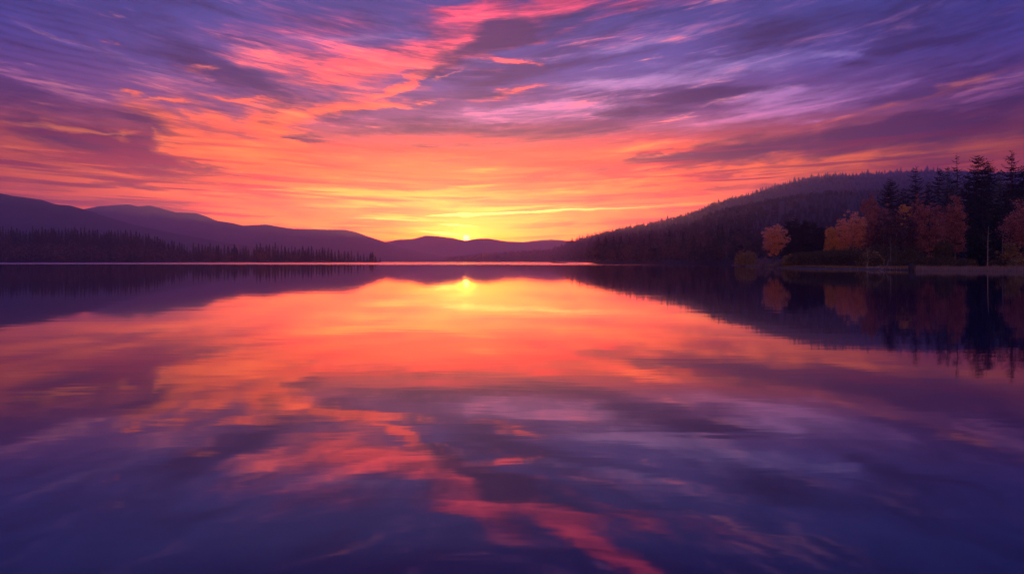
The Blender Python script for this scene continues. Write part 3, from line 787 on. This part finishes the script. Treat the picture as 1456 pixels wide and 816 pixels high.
# ------------------------------------------------------------------ trees on the east point
SP, PI_, DE = 'spruce', 'pine', 'decid'
east = [
    # the point itself
    (DE, 1101, 319, 160, 19, dict(base=.27, clumps=120, leaves=70, leaf=.17, mat=M_ORANGE, narrow=.95), 'autumn_tree', 'round orange autumn tree alone near the tip of the point'),
    (SP, 1121, 314, 205, 11, dict(clear=.03, top=.55, ragged=.35), 'spruce_tree', 'dark spruce right behind the round orange tree'),
    (SP, 1131, 310, 225, 11, dict(clear=.03, top=.6), 'spruce_tree', 'tallest dark spruce in the clump behind the hedge'),
    (SP, 1144, 314, 210, 12, dict(clear=.03, top=.5, ragged=.4), 'spruce_tree', 'broad dark spruce in the middle of the clump behind the hedge'),
    (SP, 1157, 315, 215, 11, dict(clear=.03, top=.55), 'spruce_tree', 'dark spruce third from the orange birches, behind the hedge'),
    (SP, 1168, 322, 200, 10, dict(clear=.03, top=.6), 'spruce_tree', 'shorter dark spruce beside the golden birch edge'),
    (SP, 1139, 322, 195, 10, dict(clear=.02, top=.6), 'spruce_tree', 'small dark spruce in front of the clump behind the hedge'),
    # birches
    (DE, 1182, 319, 166, 13, dict(base=.08, clumps=100, leaves=60, leaf=.17, mat=M_GOLD, bark=M_BIRCH, narrow=.8, stems=2, egg=.3), 'birch_tree', 'golden birch at the open end of the birch grove'),
    (DE, 1197, 309, 168, 15, dict(base=.10, clumps=110, leaves=60, leaf=.17, mat=M_ORANGE, bark=M_BIRCH, narrow=.85, stems=2), 'birch_tree', 'orange birch second from the open end of the grove'),
    (DE, 1216, 299, 170, 18, dict(base=.14, clumps=120, leaves=60, leaf=.17, mat=M_ORANGE, bark=M_BIRCH, narrow=.9), 'birch_tree', 'tall orange birch with a pale leaning trunk in the grove'),
    (DE, 1236, 297, 172, 18, dict(base=.16, clumps=110, leaves=55, leaf=.17, mat=M_RUSSET, bark=M_BIRCH, narrow=.9), 'birch_tree', 'russet birch just past the tall orange one'),
    (DE, 1256, 299, 168, 17, dict(base=.16, clumps=100, leaves=50, leaf=.17, mat=M_BROWN, bark=M_BIRCH, narrow=.9), 'birch_tree', 'brown birch with a straight pale trunk, middle of the grove'),
    (DE, 1275, 297, 165, 17, dict(base=.16, clumps=100, leaves=50, leaf=.17, mat=M_BROWN, bark=M_BIRCH, narrow=.9), 'birch_tree', 'brown birch below the small yellow crown'),
    (DE, 1237, 274, 190, 14, dict(base=.45, clumps=70, leaves=60, leaf=.19, mat=M_RUSSET, narrow=.9), 'autumn_tree', 'reddish tree rising above the birch grove'),
    (DE, 1252, 286, 186, 14, dict(base=.4, clumps=60, leaves=55, leaf=.19, mat=M_RUSSET), 'autumn_tree', 'lower reddish tree beside the one above the birch grove'),
    (SP, 1264, 254, 212, 19, dict(clear=.08, top=.62, ragged=.3), 'spruce_tree', 'dark broad spruce behind the reddish trees'),
    (SP, 1283, 268, 215, 15, dict(clear=.06, top=.7), 'spruce_tree', 'dark spruce behind the small yellow crown'),
    (SP, 1302, 236, 222, 20, dict(clear=.1, top=.75, ragged=.35, sparse_top=.6), 'spruce_tree', 'tall dark spruce level with the end of the hill crest'),
    (DE, 1287, 285, 188, 10, dict(base=.55, clumps=40, leaves=60, leaf=.18, mat=M_GOLD), 'autumn_tree', 'yellow crowned small tree between birches and spruces'),
    (DE, 1306, 273, 195, 10, dict(base=.5, clumps=45, leaves=55, leaf=.18, mat=M_RUSSET), 'autumn_tree', 'red crowned tree under the tall spruce level with the hill crest'),
    (DE, 1300, 296, 158, 16, dict(base=.12, clumps=100, leaves=55, leaf=.18, mat=M_BROWN), 'autumn_tree', 'brown leafy tree next to the birch grove over the boulder'),
    (DE, 1320, 284, 152, 20, dict(base=.1, clumps=130, leaves=60, leaf=.18, mat=M_RUSSET), 'autumn_tree', 'broad russet tree behind the start of the reed bed'),
    (DE, 1338, 285, 160, 17, dict(base=.2, clumps=90, leaves=55, leaf=.18, mat=M_BROWN), 'autumn_tree', 'dark brown tree between the broad russet and the pointed tree'),
    (DE, 1357, 277, 138, 22, dict(base=.14, clumps=120, leaves=60, leaf=.17, mat=M_RUSSET, narrow=.85, egg=.9), 'autumn_tree', 'pointed russet brown tree with a straight trunk behind the reeds'),
    (SP, 1318, 258, 205, 16, dict(clear=.08), 'spruce_tree', 'dark spruce over the broad russet tree'),
    (SP, 1334, 239, 198, 22, dict(clear=.1, top=.85, ragged=.3), 'spruce_tree', 'slender spruce just short of the blue grey one'),
    (SP, 1347, 237, 190, 22, dict(clear=.14, top=.85, mat=M_BLUESPRUCE), 'spruce_tree', 'blue grey spruce beside the highest narrow spire'),
    (SP, 1363, 217, 196, 21, dict(clear=.15, top=.95, ragged=.4, dens=.75, sparse_top=.7), 'spruce_tree', 'thin ragged spruce with the highest narrow spire'),
    (SP, 1388, 221, 186, 23, dict(clear=.12, top=.68, ragged=.5, dens=1.15), 'pine_tree', 'tall pine with a clumpy dark crown between two spires'),
    (SP, 1405, 229, 190, 17, dict(clear=.12, top=.6, ragged=.5, dens=1.15), 'pine_tree', 'slightly shorter pine leaning on the clumpy crowned one'),
    (SP, 1376, 246, 176, 24, dict(clear=.12), 'spruce_tree', 'dark spruce standing under the clumpy pine crowns'),
    (SP, 1398, 262, 168, 26, dict(clear=.16, top=.8), 'spruce_tree', 'wide dark spruce with low horizontal boughs below the pines'),
    (SP, 1422, 240, 182, 22, dict(clear=.14, mat=M_BLUESPRUCE), 'spruce_tree', 'blue grey spruce between the pines and the last high pine'),
    (SP, 1438, 215, 188, 25, dict(clear=.12, top=.8, ragged=.5, dens=1.1, sparse_top=.3), 'pine_tree', 'highest pine with an open conical crown by the frame edge'),
    (SP, 1432, 258, 170, 24, dict(clear=.16), 'spruce_tree', 'dark spruce below the highest pine'),
    (SP, 1455, 238, 184, 24, dict(clear=.12), 'spruce_tree', 'dark spruce cut by the frame edge, beyond the highest pine'),
    (SP, 1416, 290, 150, 22, dict(clear=.2, top=.8), 'spruce_tree', 'shaded spruce above the bare pale trunk'),
    (SP, 1390, 333, 128, 23, dict(clear=.05, top=.75, ragged=.3), 'spruce_tree', 'small green spruce in front of the pines by the reeds'),
    (DE, 1462, 283, 126, 36, dict(base=.12, clumps=150, leaves=60, leaf=.18, mat=M_RUSSET), 'autumn_tree', 'big red leaved tree over the reeds, cut by the frame edge'),
    (DE, 1340, 340, 128, 16, dict(base=.1, clumps=60, leaves=50, leaf=.16, mat=M_HEDGE), 'small_tree', 'low dark leafy tree at the foot of the pointed russet tree'),
    (DE, 1436, 345, 122, 15, dict(base=.1, clumps=50, leaves=50, leaf=.16, mat=M_OLIVE), 'small_tree', 'low olive tree at the foot of the big red tree'),
    # dark backs that close the wood
    (SP, 1196, 322, 235, 14, dict(clear=.05), 'spruce_tree', 'dark spruce standing behind the golden birch'),
    (SP, 1222, 305, 240, 16, dict(clear=.05), 'spruce_tree', 'dark spruce behind the tall orange birch'),
    (SP, 1246, 292, 232, 17, dict(clear=.05), 'spruce_tree', 'dark spruce behind the russet birch'),
    (SP, 1292, 276, 240, 19, dict(clear=.05), 'spruce_tree', 'dark spruce filling the gap under the tall spruce'),
    (SP, 1352, 258, 230, 24, dict(clear=.05), 'spruce_tree', 'dark spruce behind the blue grey one'),
    (SP, 1412, 256, 226, 24, dict(clear=.05), 'spruce_tree', 'dark spruce behind the pair of pines'),
    (SP, 1446, 262, 222, 26, dict(clear=.05), 'spruce_tree', 'dark spruce behind the big red tree'),
]
for i, (kind, px, py, Y, hw, kw, name, label) in enumerate(east):
    H = top_h(py, px, Y)
    rad = hw / FPX * Y
    if kind == SP:
        rad *= 1.15
        ms = spruce_meshes(100 + i, H, rad, **kw)
    elif kind == PI_:
        ms = pine_meshes(100 + i, H, rad * .95, **kw)
    else:
        ms = decid_meshes(100 + i, H, rad, **kw)
    grp = {'spruce_tree': 'spruces on the point', 'birch_tree': 'birches of the grove', 'pine_tree': 'pines on the point', 'autumn_tree': 'autumn trees on the point'}.get(name)
    plant(name, ms, px, Y, label, 'tree', grp)

# bare trunks at the water's edge
def bare_trunk(px, py, Y, r, label, seed):
    g = random.Random(seed)
    H = top_h(py, px, Y)
    loc = ((px - 728) / FPX * Y, Y, ground_at(px, Y) - .08)
    o = root('bare_trunk', loc, label, 'dead tree', 'bare trunks by the reeds')
    tm = Mesh()
    ln = g.uniform(.01, .03)
    stem = lambda q: Vector((ln * H * q + .02 * math.sin(q * 7), 0, H * q))
    tm.tube([stem(q / 6) for q in range(7)], [r * (1.15 - .8 * q / 6) for q in range(7)], 8)
    for k in range(9):
        q = g.uniform(.35, .97)
        a = g.uniform(0, 6.28)
        L = g.uniform(.25, .8)
        b = stem(q)
        tm.tube([b, b + Vector((math.cos(a) * L * .6, math.sin(a) * L * .6, .08)), b + Vector((math.cos(a) * L, math.sin(a) * L, .3 * L))], [.03, .02, .006], 5)
    link('trunk', tm.data('trunk', [M_BIRCH], True), o)
bare_trunk(1404, 322, 121, .075, 'pale bare trunk standing at the reeds right of the small green spruce', 5)
bare_trunk(1425, 330, 124, .06, 'thinner pale bare trunk left of the big red tree', 9)
bare_trunk(1266, 335, 139, .06, 'slim pale bare trunk standing behind the hedge end', 12)

# bushes and hedge of the point
def bush(px, Y, wpx, hpx, n_, leaf, mat, label, name='bush', seed=0, d=None):
    w = wpx / FPX * Y
    top = (HOR - hpx) / FPX * Y + EYE - ground_at(px, Y)
    o = link(name, bush_mesh(seed, w, d or w, top, n_, leaf, mat, name), None, ((px - 728) / FPX * Y, Y, ground_at(px, Y) - .05))
    tag(o, label, 'bush', 'bushes on the point')
bush(1061, 196, 30, 358.5, 5200, .17, M_OLIVE, 'rounded olive orange bush at the very tip of the point', seed=1)
bush(1086, 176, 22, 366, 1600, .12, M_TWIG, 'thin twiggy pinkish bush under the round orange tree', seed=2)
bush(1109, 156, 18, 369, 1200, .11, M_TWIG, 'small twiggy bush between round orange tree and hedge', seed=3)
bush(1124, 152, 24, 363, 3600, .14, M_OLIVE, 'olive bush at the end of the hedge nearest the orange tree', seed=4)
bush(1236, 139, 34, 358, 3000, .15, M_OLIVE, 'olive leafy bush with light top at the inner end of the hedge', seed=5)
bush(1262, 142, 30, 366, 2600, .14, M_HEDGE, 'dark low bush under the slim bare trunk', seed=6)
bush(1282, 134, 30, 370, 2400, .14, M_HEDGE, 'dark low bush just before the boulder', seed=7)
bush(1312, 130, 34, 366, 2600, .14, M_HEDGE, 'dark low bush under the broad russet tree', seed=8)
bush(1372, 126, 30, 368, 2200, .14, M_HEDGE, 'dark low bush between pointed tree and small green spruce', seed=9)
bush(1416, 124, 26, 370, 1800, .14, M_HEDGE, 'dark low bush between the two bare trunks', seed=10)
bush(1452, 116, 34, 366, 2600, .14, M_OLIVE, 'olive low bush under the big red tree', seed=11)

bush(1341, 124, 30, 367, 2200, .14, M_HEDGE, 'dark low bush at the reeds under the dark brown tree', seed=21)
bush(1190, 158, 34, 352, 2600, .15, M_HEDGE, 'dark shrub under the golden birch, behind the hedge', seed=12)
bush(1215, 160, 36, 350, 2600, .15, M_HEDGE, 'dark shrub under the tall orange birch, behind the hedge', seed=13)
bush(1242, 156, 36, 349, 2600, .15, M_HEDGE, 'dark shrub under the russet birch, behind the hedge', seed=14)
bush(1268, 154, 36, 350, 2600, .15, M_HEDGE, 'dark shrub under the brown birches, beside the slim bare trunk', seed=15)
bush(1294, 146, 36, 352, 2600, .15, M_HEDGE, 'dark shrub behind the boulder under the brown leafy tree', seed=16)
g = random.Random(77)
hm = Mesh()
def hedge_prof(px):
    return interp(px, [(1116, 370), (1124, 361), (1140, 358.5), (1160, 357.5), (1180, 356.3), (1205, 356), (1228, 358), (1246, 361), (1256, 370)])
for i in range(21000):
    px = g.uniform(1117, 1255)
    Y = interp(px, [(1117, 154), (1255, 138)]) + g.uniform(-3.6, 3.6)
    gz = ground_at(px, Y)
    across = abs((Y - interp(px, [(1117, 154), (1255, 138)])) / 3.6)
    H = ((HOR - hedge_prof(px)) / FPX * Y + EYE - gz) * (1 - .35 * across ** 2) * (1 + .05 * wob(px * .35, Y * 1.3))
    k_ = g.random()
    zz = H * (1 - .25 * g.random() ** 2) if k_ < .45 else H * g.random()
    hm.leaf(((px - 728) / FPX * Y, Y, gz + max(.05, zz)), .16 * g.uniform(.7, 1.3), g, 1.5, .5)
for i in range(40):
    px = g.uniform(1120, 1250)
    Y = interp(px, [(1117, 154), (1255, 138)]) + g.uniform(-2, 2)
    x = (px - 728) / FPX * Y
    gz = ground_at(px, Y)
    hm.tube([(x, Y, gz - .05), (x + g.uniform(-.3, .3), Y, gz + .8), (x + g.uniform(-.5, .5), Y, gz + 1.6)], [.05, .035, .012], 5, 1)
tag(link('hedge', hm.data('hedge', [M_HEDGE, M_BARK])), 'long low dark green hedge along the shore in front of the birches', 'hedge')

# reed bed
g = random.Random(31)
rm = Mesh()
for i in range(9000):
    px = g.uniform(1301, 1640)
    Y = shore_Y(px) + g.uniform(-1.0, 2.6)
    x = (px - 728) / FPX * Y
    z0 = max(-.02, ground_at(px, Y)) if Y > shore_Y(px) else -.05
    hh = g.uniform(.45, .95) * (0.7 + .3 * math.sin(px * .09) ** 2)
    a = g.uniform(0, 6.28)
    wv = Vector((math.cos(a), math.sin(a), 0)) * .018
    tip = Vector((x + g.gauss(0, .10), Y + g.gauss(0, .10), z0 + hh))
    b = Vector((x, Y, z0))
    rm.poly((b - wv, b + wv, tip))
tag(link('reeds', rm.data('reeds', [M_REED])), kind='stuff')

# rough grass on the bank
gm = Mesh()
for i in range(12000):
    px = g.uniform(1050, 1640)
    Y = shore_Y(px) + g.uniform(.8, 9.0)
    x = (px - 728) / FPX * Y
    z0 = ground_at(px, Y) - .02
    hh = g.uniform(.12, .38)
    a = g.uniform(0, 6.28)
    wv = Vector((math.cos(a), math.sin(a), 0)) * .03
    b = Vector((x, Y, z0))
    gm.poly((b - wv, b + wv, b + Vector((g.gauss(0, .08), g.gauss(0, .08), hh))))
tag(link('bank_grass', gm.data('bank_grass', [M_OLIVE])), kind='stuff')

# boulder at the end of the reeds
bm = bmesh.new()
bmesh.ops.create_icosphere(bm, subdivisions=4, radius=1.0)
for v in bm.verts:
    d = 1 + .10 * wob(v.co.x * 2.1, v.co.y * 2.3 + v.co.z * 1.7, 3.0) + .04 * wob(v.co.x * 6, v.co.z * 6 + v.co.y * 5, 1.0)
    v.co = Vector((v.co.x * .56 * d, v.co.y * .55 * d, max(-.5, v.co.z) * .92 * d + .28))
me = bpy.data.meshes.new('boulder')
bm.to_mesh(me)
bm.free()
me.materials.append(M_ROCK)
me.polygons.foreach_set('use_smooth', [True] * len(me.polygons))
Yb = shore_Y(1297) - .4
tag(link('boulder', me, None, ((1297 - 728) / FPX * Yb, Yb, 0)), 'dark rounded boulder in the shallows where the reeds begin', 'boulder')

# stones along the tip of the point
g = random.Random(8)
def stone_mesh(seed):
    b2_ = bmesh.new()
    bmesh.ops.create_icosphere(b2_, subdivisions=2, radius=1.0)
    for v in b2_.verts:
        d = 1 + .18 * wob(v.co.x * 2.4, v.co.y * 2.0 + v.co.z * 2.6, seed)
        v.co = Vector((v.co.x * d, v.co.y * .8 * d, v.co.z * .55 * d))
    me_ = bpy.data.meshes.new('shore_stone')
    b2_.to_mesh(me_)
    b2_.free()
    me_.materials.append(M_SHORE)
    me_.polygons.foreach_set('use_smooth', [True] * len(me_.polygons))
    return me_
stones = [stone_mesh(q * 1.7) for q in range(4)]
for i in range(26):
    px = 1047 + i * 2.5 + g.uniform(-1, 1)
    Y = shore_Y(px) - g.uniform(-.3, .5)
    o = link('shore_stone', stones[i % 4], None, ((px - 728) / FPX * Y, Y, .02))
    s_ = g.uniform(.16, .34)
    o.scale = (s_ * 1.4, s_, s_)
    o.rotation_euler = (0, 0, g.uniform(0, 6.28))
    tag(o, 'small pale stone at the waterline below the bush and orange tree', 'stone', 'pale stones at the tip of the point')

# bare branch fallen into the water off the hedge end
g = random.Random(15)
fm = Mesh()
Yf = shore_Y(1250) - 3.0
x0 = (1250 - 728) / FPX * Yf
def twig(b, d, L, r, lvl):
    pts = [b]
    for q in range(3):
        d = (d + Vector((g.gauss(0, .16), g.gauss(0, .16), g.gauss(0, .14)))).normalized()
        pts.append(pts[-1] + d * (L / 3))
    fm.tube(pts, [r, r * .75, r * .5, r * .22], 5)
    if lvl:
        for q in range(4):
            p_ = pts[g.randint(1, 3)]
            twig(p_, (d + Vector((g.gauss(0, .8), g.gauss(0, .6), g.gauss(.1, .6)))).normalized(), L * g.uniform(.35, .6), r * .45, lvl - 1)
twig(Vector((-.7, 2.6, .35)), Vector((.35, -1, .05)), 3.4, .05, 2)
twig(Vector((-.9, 2.2, .3)), Vector((.1, -.5, .8)), 2.2, .035, 2)
twig(Vector((.4, .6, .05)), Vector((.6, -.6, .35)), 2.0, .03, 2)
tag(link('fallen_branch', fm.data('fallen_branch', [M_DEADWOOD]), None, (x0, Yf, 0)), 'bare grey branch with many twigs lying in the water off the hedge', 'branch')

# low drift log with a broken stub, in the shallows under the foot of the east hill
dm = Mesh()
dm.tube([(-.9, 0, .1), (.2, .1, .5), (.8, 0, 1.4), (1.0, 0, 1.75)], [.26, .22, .16, .05], 8)
dm.tube([(.1, 0, .4), (2.6, .3, .18), (6.5, .1, .22), (9.4, 0, .05)], [.24, .26, .2, .08], 8)
dm.tube([(3.0, .3, .2), (3.3, .2, .7)], [.1, .03], 6)
dm.tube([(6.1, .1, .2), (6.6, 0, .6)], [.09, .03], 6)
tag(link('drift_log', dm.data('drift_log', [M_BARK], True), None, ((787 - 728) / FPX * 430, 430, 0)), 'dark half sunk log with an upright stub far across the lake', 'log')

# ------------------------------------------------------------------ far woods
def far_conifer(seed, H, rad, whorls=9, mat=M_SPRUCE):
    g = random.Random(seed)
    m = Mesh()
    m.tube([(0, 0, 0), (0, 0, H * .5), (0, 0, H * .97)], [H * .014, H * .009, .03], 5, 1)
    for k in range(whorls):
        t = k / whorls
        z = H * (.06 + .92 * t)
        r = rad * (1 - t) ** .8 * g.uniform(.8, 1.15) + .15
        nb = 9
        a0 = g.uniform(0, 6)
        for b in range(nb):
            a = a0 + 6.283 * b / nb + g.uniform(-.2, .2)
            L = r * g.uniform(.6, 1.25)
            dz = H / whorls
            for aa, sgn in ((a - .30, -1), (a + .30, 1)):
                m.poly(((0, 0, z + dz * 1.15), (math.cos(aa) * L * .62, math.sin(aa) * L * .62, z + .25 * dz), (math.cos(a) * L, math.sin(a) * L, z - .15 * dz * g.random())))
    m.poly(((-.12, 0, H * .93), (.12, 0, H * .93), (0, 0, H * 1.03)))
    return m.data('conifer', [mat, M_BARK])

def far_decid(seed, H, rad, mat=M_FARDECID, n_=420, leaf=.75):
    g = random.Random(seed)
    tm, m = Mesh(), Mesh()
    tm.tube([(0, 0, 0), (.1, 0, H * .35), (0, .1, H * .8)], [H * .02, H * .014, .05], 6)
    p = [g.uniform(0, 6) for _ in range(4)]
    for i in range(6):
        a = g.uniform(0, 6.28)
        tm.tube([(0, 0, H * .3), (math.cos(a) * rad * .4, math.sin(a) * rad * .4, H * .5), (math.cos(a) * rad * .7, math.sin(a) * rad * .7, H * .7)], [H * .009, H * .006, .03], 4)
    for i in range(n_):
        u = Vector((g.gauss(0, 1), g.gauss(0, 1), g.gauss(0, 1))).normalized()
        th = math.atan2(u.y, u.x)
        r = g.random() ** .25 * (1 + .14 * math.sin(3 * th + p[0] + 2 * u.z) + .12 * math.sin(5 * th + p[1] - 3 * u.z))
        m.leaf((u.x * rad * r, u.y * rad * r, H * .54 + u.z * H * .46 * r), leaf * g.uniform(.6, 1.3), g, 1.3, .2)
    return tm.data('trunk', [M_BARK]), m.data('crown', [mat])

con = [far_conifer(q, 22, 4.6 + .9 * (q % 3), 8 + q % 3) for q in range(6)]
dec = [far_decid(q, 15, 7.0, leaf=1.0) for q in range(5)]
dim = [far_decid(q + 20, 15, 7.0, M_FARDIM) for q in range(4)]
g = random.Random(404)
n_c = 0
def far_tree(me_, name, px, Y, z, H, H0, wide, label, group):
    loc = ((px - 728) / FPX * Y, Y, z)
    if isinstance(me_, tuple):
        o = bpy.data.objects.new(name, None)
        COL.objects.link(o)
        o.location = loc
        link('trunk', me_[0], o)
        link('crown', me_[1], o)
    else:
        o = link(name, me_, None, loc)
    s_ = H / H0
    o.scale = (s_ * wide, s_ * wide, s_)
    o.rotation_euler = (0, 0, g.uniform(0, 6.28))
    return tag(o, label, 'tree', group)

# the crest row of the west wood, then rows below it
for row, (dY, drop, stepx) in enumerate(((100, 0, 4.1), (70, 6, 6.0), (38, 13, 7.5), (16, 20, 9.0))):
    px = -60.0
    while px < 541:
        top = interp(px, env_left)
        Y = W_NEAR + dY + g.uniform(-7, 7)
        tall = 371.0 - top
        if tall > drop + 9 and not (row and tall < 24 and row > 1):
            z = left_ground(px, Y) - .3
            py = top + drop * g.uniform(.7, 1.2) + (g.choice((-.6, .4, 1.5, 3.5, 5.0)) + g.uniform(-.6, .8) if row == 0 else g.uniform(0, 5))
            H = max(5.0, (HOR - py) / FPX * Y + EYE - z)
            far_tree(con[g.randint(0, 5)], 'conifer_tree', px, Y, z, H, 22.0, g.uniform(.75, 1.35) * min(1.25, (16 / H) ** .5),
                     'dark conifer in the wood along the far west shore', 'conifers of the west shore wood')
            n_c += 1
        px += stepx * g.uniform(.7, 1.3)

west_round = [(-12, 338, 14), (8, 336, 12), (22, 350, 13), (31, 344.5, 14), (48, 345, 13), (64, 344.5, 15), (78, 345, 12), (92, 350.5, 18), (98, 343.5, 17), (113, 347.5, 11),
              (130, 347.5, 14), (150, 352, 12), (172, 346, 13), (184, 352, 10), (196, 348, 11), (206, 356, 9), (220, 350, 13), (237, 352, 11), (252, 356, 10), (300, 358, 8), (322, 359, 8), (371, 357, 9), (420, 361, 7)]
wl = ['outermost tree at the frame edge', 'pale crown nearest the frame edge', 'low tree beneath the pale crown', 'round crown third from the frame edge', 'round crown fourth from the frame edge',
      'wide round crown left of the reddish pair', 'narrow round crown beside the reddish pair', 'low broad reddish tree in front of its taller pair', 'taller of the reddish pair', 'small crown right of the reddish pair',
      'pointed pale tree standing clear of the reddish pair', 'low tree beyond the pointed pale one', 'tall rounded tree midway along the shore wood', 'low tree leaning on the tall rounded one', 'slim rounded tree past the midway one',
      'lowest small tree among the midway ones', 'broad grey tree near the thin end of the high wood', 'last broadleaf before the gap in the conifers', 'small tree at the gap in the conifers', 'small pale tree just past the first gap',
      'small pale tree between the two gaps', 'small pale tree just past the second gap', 'last small broadleaf towards the sunset']
for i, ((px, py, hw), lb) in enumerate(zip(west_round, wl)):
    Y = W_NEAR + 9 + (5 if i % 3 else 0) - (6 if i == 7 else 0)
    z = left_ground(px, Y) - .3
    H = (HOR - py) / FPX * Y + EYE - z
    o = far_tree(dec[i % 5], 'broadleaf_tree', px, Y, z, H, 15.0, (hw * .9 / FPX * Y) / 7.0 / (H / 15.0), 'west shore broadleaf: ' + lb, 'broadleaf trees of the west shore')
o = far_tree(con[1], 'conifer_tree', 540.5, W_NEAR + 15, 0.1, 4.5, 22.0, 1.2, 'tiny lone conifer at the tip of the west shore', 'conifers of the west shore wood')

# crest row of the east hill: the trees that stand against the sky
px = 645.0
while px < 1336:
    f = H_EAST.dist(H_EAST.far, px)
    Y = f * g.uniform(.985, 1.0)
    z = H_EAST.z(px, Y) - 1.0
    hp = interp(px, [(640, 3.2), (800, 5.2), (900, 6.4), (1050, 5.4), (1330, 5.8)])
    H = hp * g.choice((.5, .8, .95, 1.0, 1.1, 1.3)) * g.uniform(.85, 1.15) / FPX * Y + 1.5
    far_tree(con[g.randint(0, 5)], 'hill_conifer', px, Y, z, H, 22.0, g.uniform(1.5, 2.1), 'small conifer standing against the sky on the east hill crest', 'conifers on the east hill crest')
    px += interp(px, [(640, 4.0), (800, 6.5), (880, 5.6), (1000, 4.6), (1330, 5.6)]) * g.choice((.6, .8, 1.0, 1.2, 1.5)) * g.uniform(.85, 1.15)

# trees at the foot of the east hill, just over the water
k = 0
foot = []
px = 846.0
while px < 1052:
    for row in range(2):
        Y = H_EAST.dist(H_EAST.near, px) + 14 + row * 34 + g.uniform(-5, 5)
        foot.append((px + row * 5 + g.uniform(-2, 2), Y, row))
    px += g.uniform(8, 12)
for px, Y, row in foot:
    z = H_EAST.z(px, Y) - .3
    H = g.uniform(9, 13.5) + row * 3.0
    if g.random() < (.55 if row == 0 else .3):
        far_tree(dim[g.randint(0, 3)], 'broadleaf_tree', px, Y, z, H * .85, 15.0, g.uniform(.8, 1.1), 'dim rounded tree at the foot of the east hill by the water', 'broadleaf trees under the east hill')
    else:
        far_tree(con[g.randint(0, 5)], 'conifer_tree', px, Y, z, H * 1.1, 22.0, g.uniform(.9, 1.3), 'dim conifer at the foot of the east hill by the water', 'conifers under the east hill')

# the forest that covers the east hill: one mass
def tiny_conifer(seed):
    g2 = random.Random(seed)
    v, f = [], []
    for k_ in range(4):
        t = k_ / 4
        r = .17 * (1 - t) ** .8
        zc = .10 + .86 * t
        ap = len(v)
        v.append((0, 0, zc + .34 * (1 - .3 * t)))
        for b in range(7):
            a = 6.283 * b / 7 + g2.uniform(-.25, .25)
            L = r * g2.uniform(.65, 1.3)
            v.append((math.cos(a) * L, math.sin(a) * L, zc - .03 * g2.random()))
        for b in range(7):
            f.append((ap, ap + 1 + b, ap + 1 + (b + 1) % 7))
    return np.array(v), np.array(f)
def tiny_round(seed):
    g2 = random.Random(seed)
    v, f = [], []
    for i in range(26):
        u = Vector((g2.gauss(0, 1), g2.gauss(0, 1), g2.gauss(0, 1))).normalized()
        c_ = Vector((u.x * .30, u.y * .30, .58 + u.z * .36))
        a = u.orthogonal().normalized()
        b = u.cross(a)
        s_ = .17
        ap = len(v)
        for q in range(3):
            th = 2.1 * q + g2.uniform(-.4, .4)
            v.append(tuple(c_ + (a * math.cos(th) + b * math.sin(th)) * s_ + u * g2.uniform(-.05, .05)))
        f.append((ap, ap + 1, ap + 2))
    return np.array(v), np.array(f)
protos = [tiny_conifer(q) for q in range(5)] + [tiny_round(q) for q in range(3)]
V, F, off = [], [], 0
rng = np.random.default_rng(12)
def sow(hill, count, px0, px1, t0, t1, hmin, hmax, pr):
    global off
    for _ in range(count):
        px = rng.uniform(px0, px1)
        n0, f0 = hill.dist(hill.near, px), hill.dist(hill.far, px)
        Y = n0 + (f0 - n0) * rng.uniform(t0, t1) ** 1.3
        z = hill.z(px, Y) - .5
        if z < -.2:
            continue
        patch = wob(px * .02, Y * .006, 8.0)
        i = rng.integers(5, 8) if rng.random() < pr + .25 * (patch > .25) else rng.integers(0, 5)
        pv_, pf_ = protos[i]
        H = rng.uniform(hmin, hmax) * max(1.0, Y / 1500)
        a = rng.uniform(0, 6.28)
        c_, s_ = math.cos(a), math.sin(a)
        w = H * rng.uniform(.85, 1.25)
        q = np.empty_like(pv_)
        q[:, 0] = (pv_[:, 0] * c_ - pv_[:, 1] * s_) * w + (px - 728) / FPX * Y
        q[:, 1] = (pv_[:, 0] * s_ + pv_[:, 1] * c_) * w + Y
        q[:, 2] = pv_[:, 2] * H + z
        V.append(q)
        F.append(pf_ + off)
        off += len(q)
sow(H_EAST, 12000, 632, 1640, .05, .985, 5, 9, .12)
sow(H_EAST, 500, 640, 850, .0, .6, 5, 8, .2)
sow(H_SLOPE, 2700, 880, 1700, .03, .99, 6, 10.5, .38)
va, fa = np.concatenate(V), np.concatenate(F)
me = bpy.data.meshes.new('hillside_forest')
me.vertices.add(len(va))
me.vertices.foreach_set('co', va.ravel())
me.loops.add(len(fa) * 3)
me.loops.foreach_set('vertex_index', fa.ravel().astype(np.int32))
me.polygons.add(len(fa))
me.polygons.foreach_set('loop_start', np.arange(0, len(fa) * 3, 3, dtype=np.int32))
me.update(calc_edges=True)
me.validate()
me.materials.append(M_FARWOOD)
tag(link('hillside_forest', me), kind='stuff')
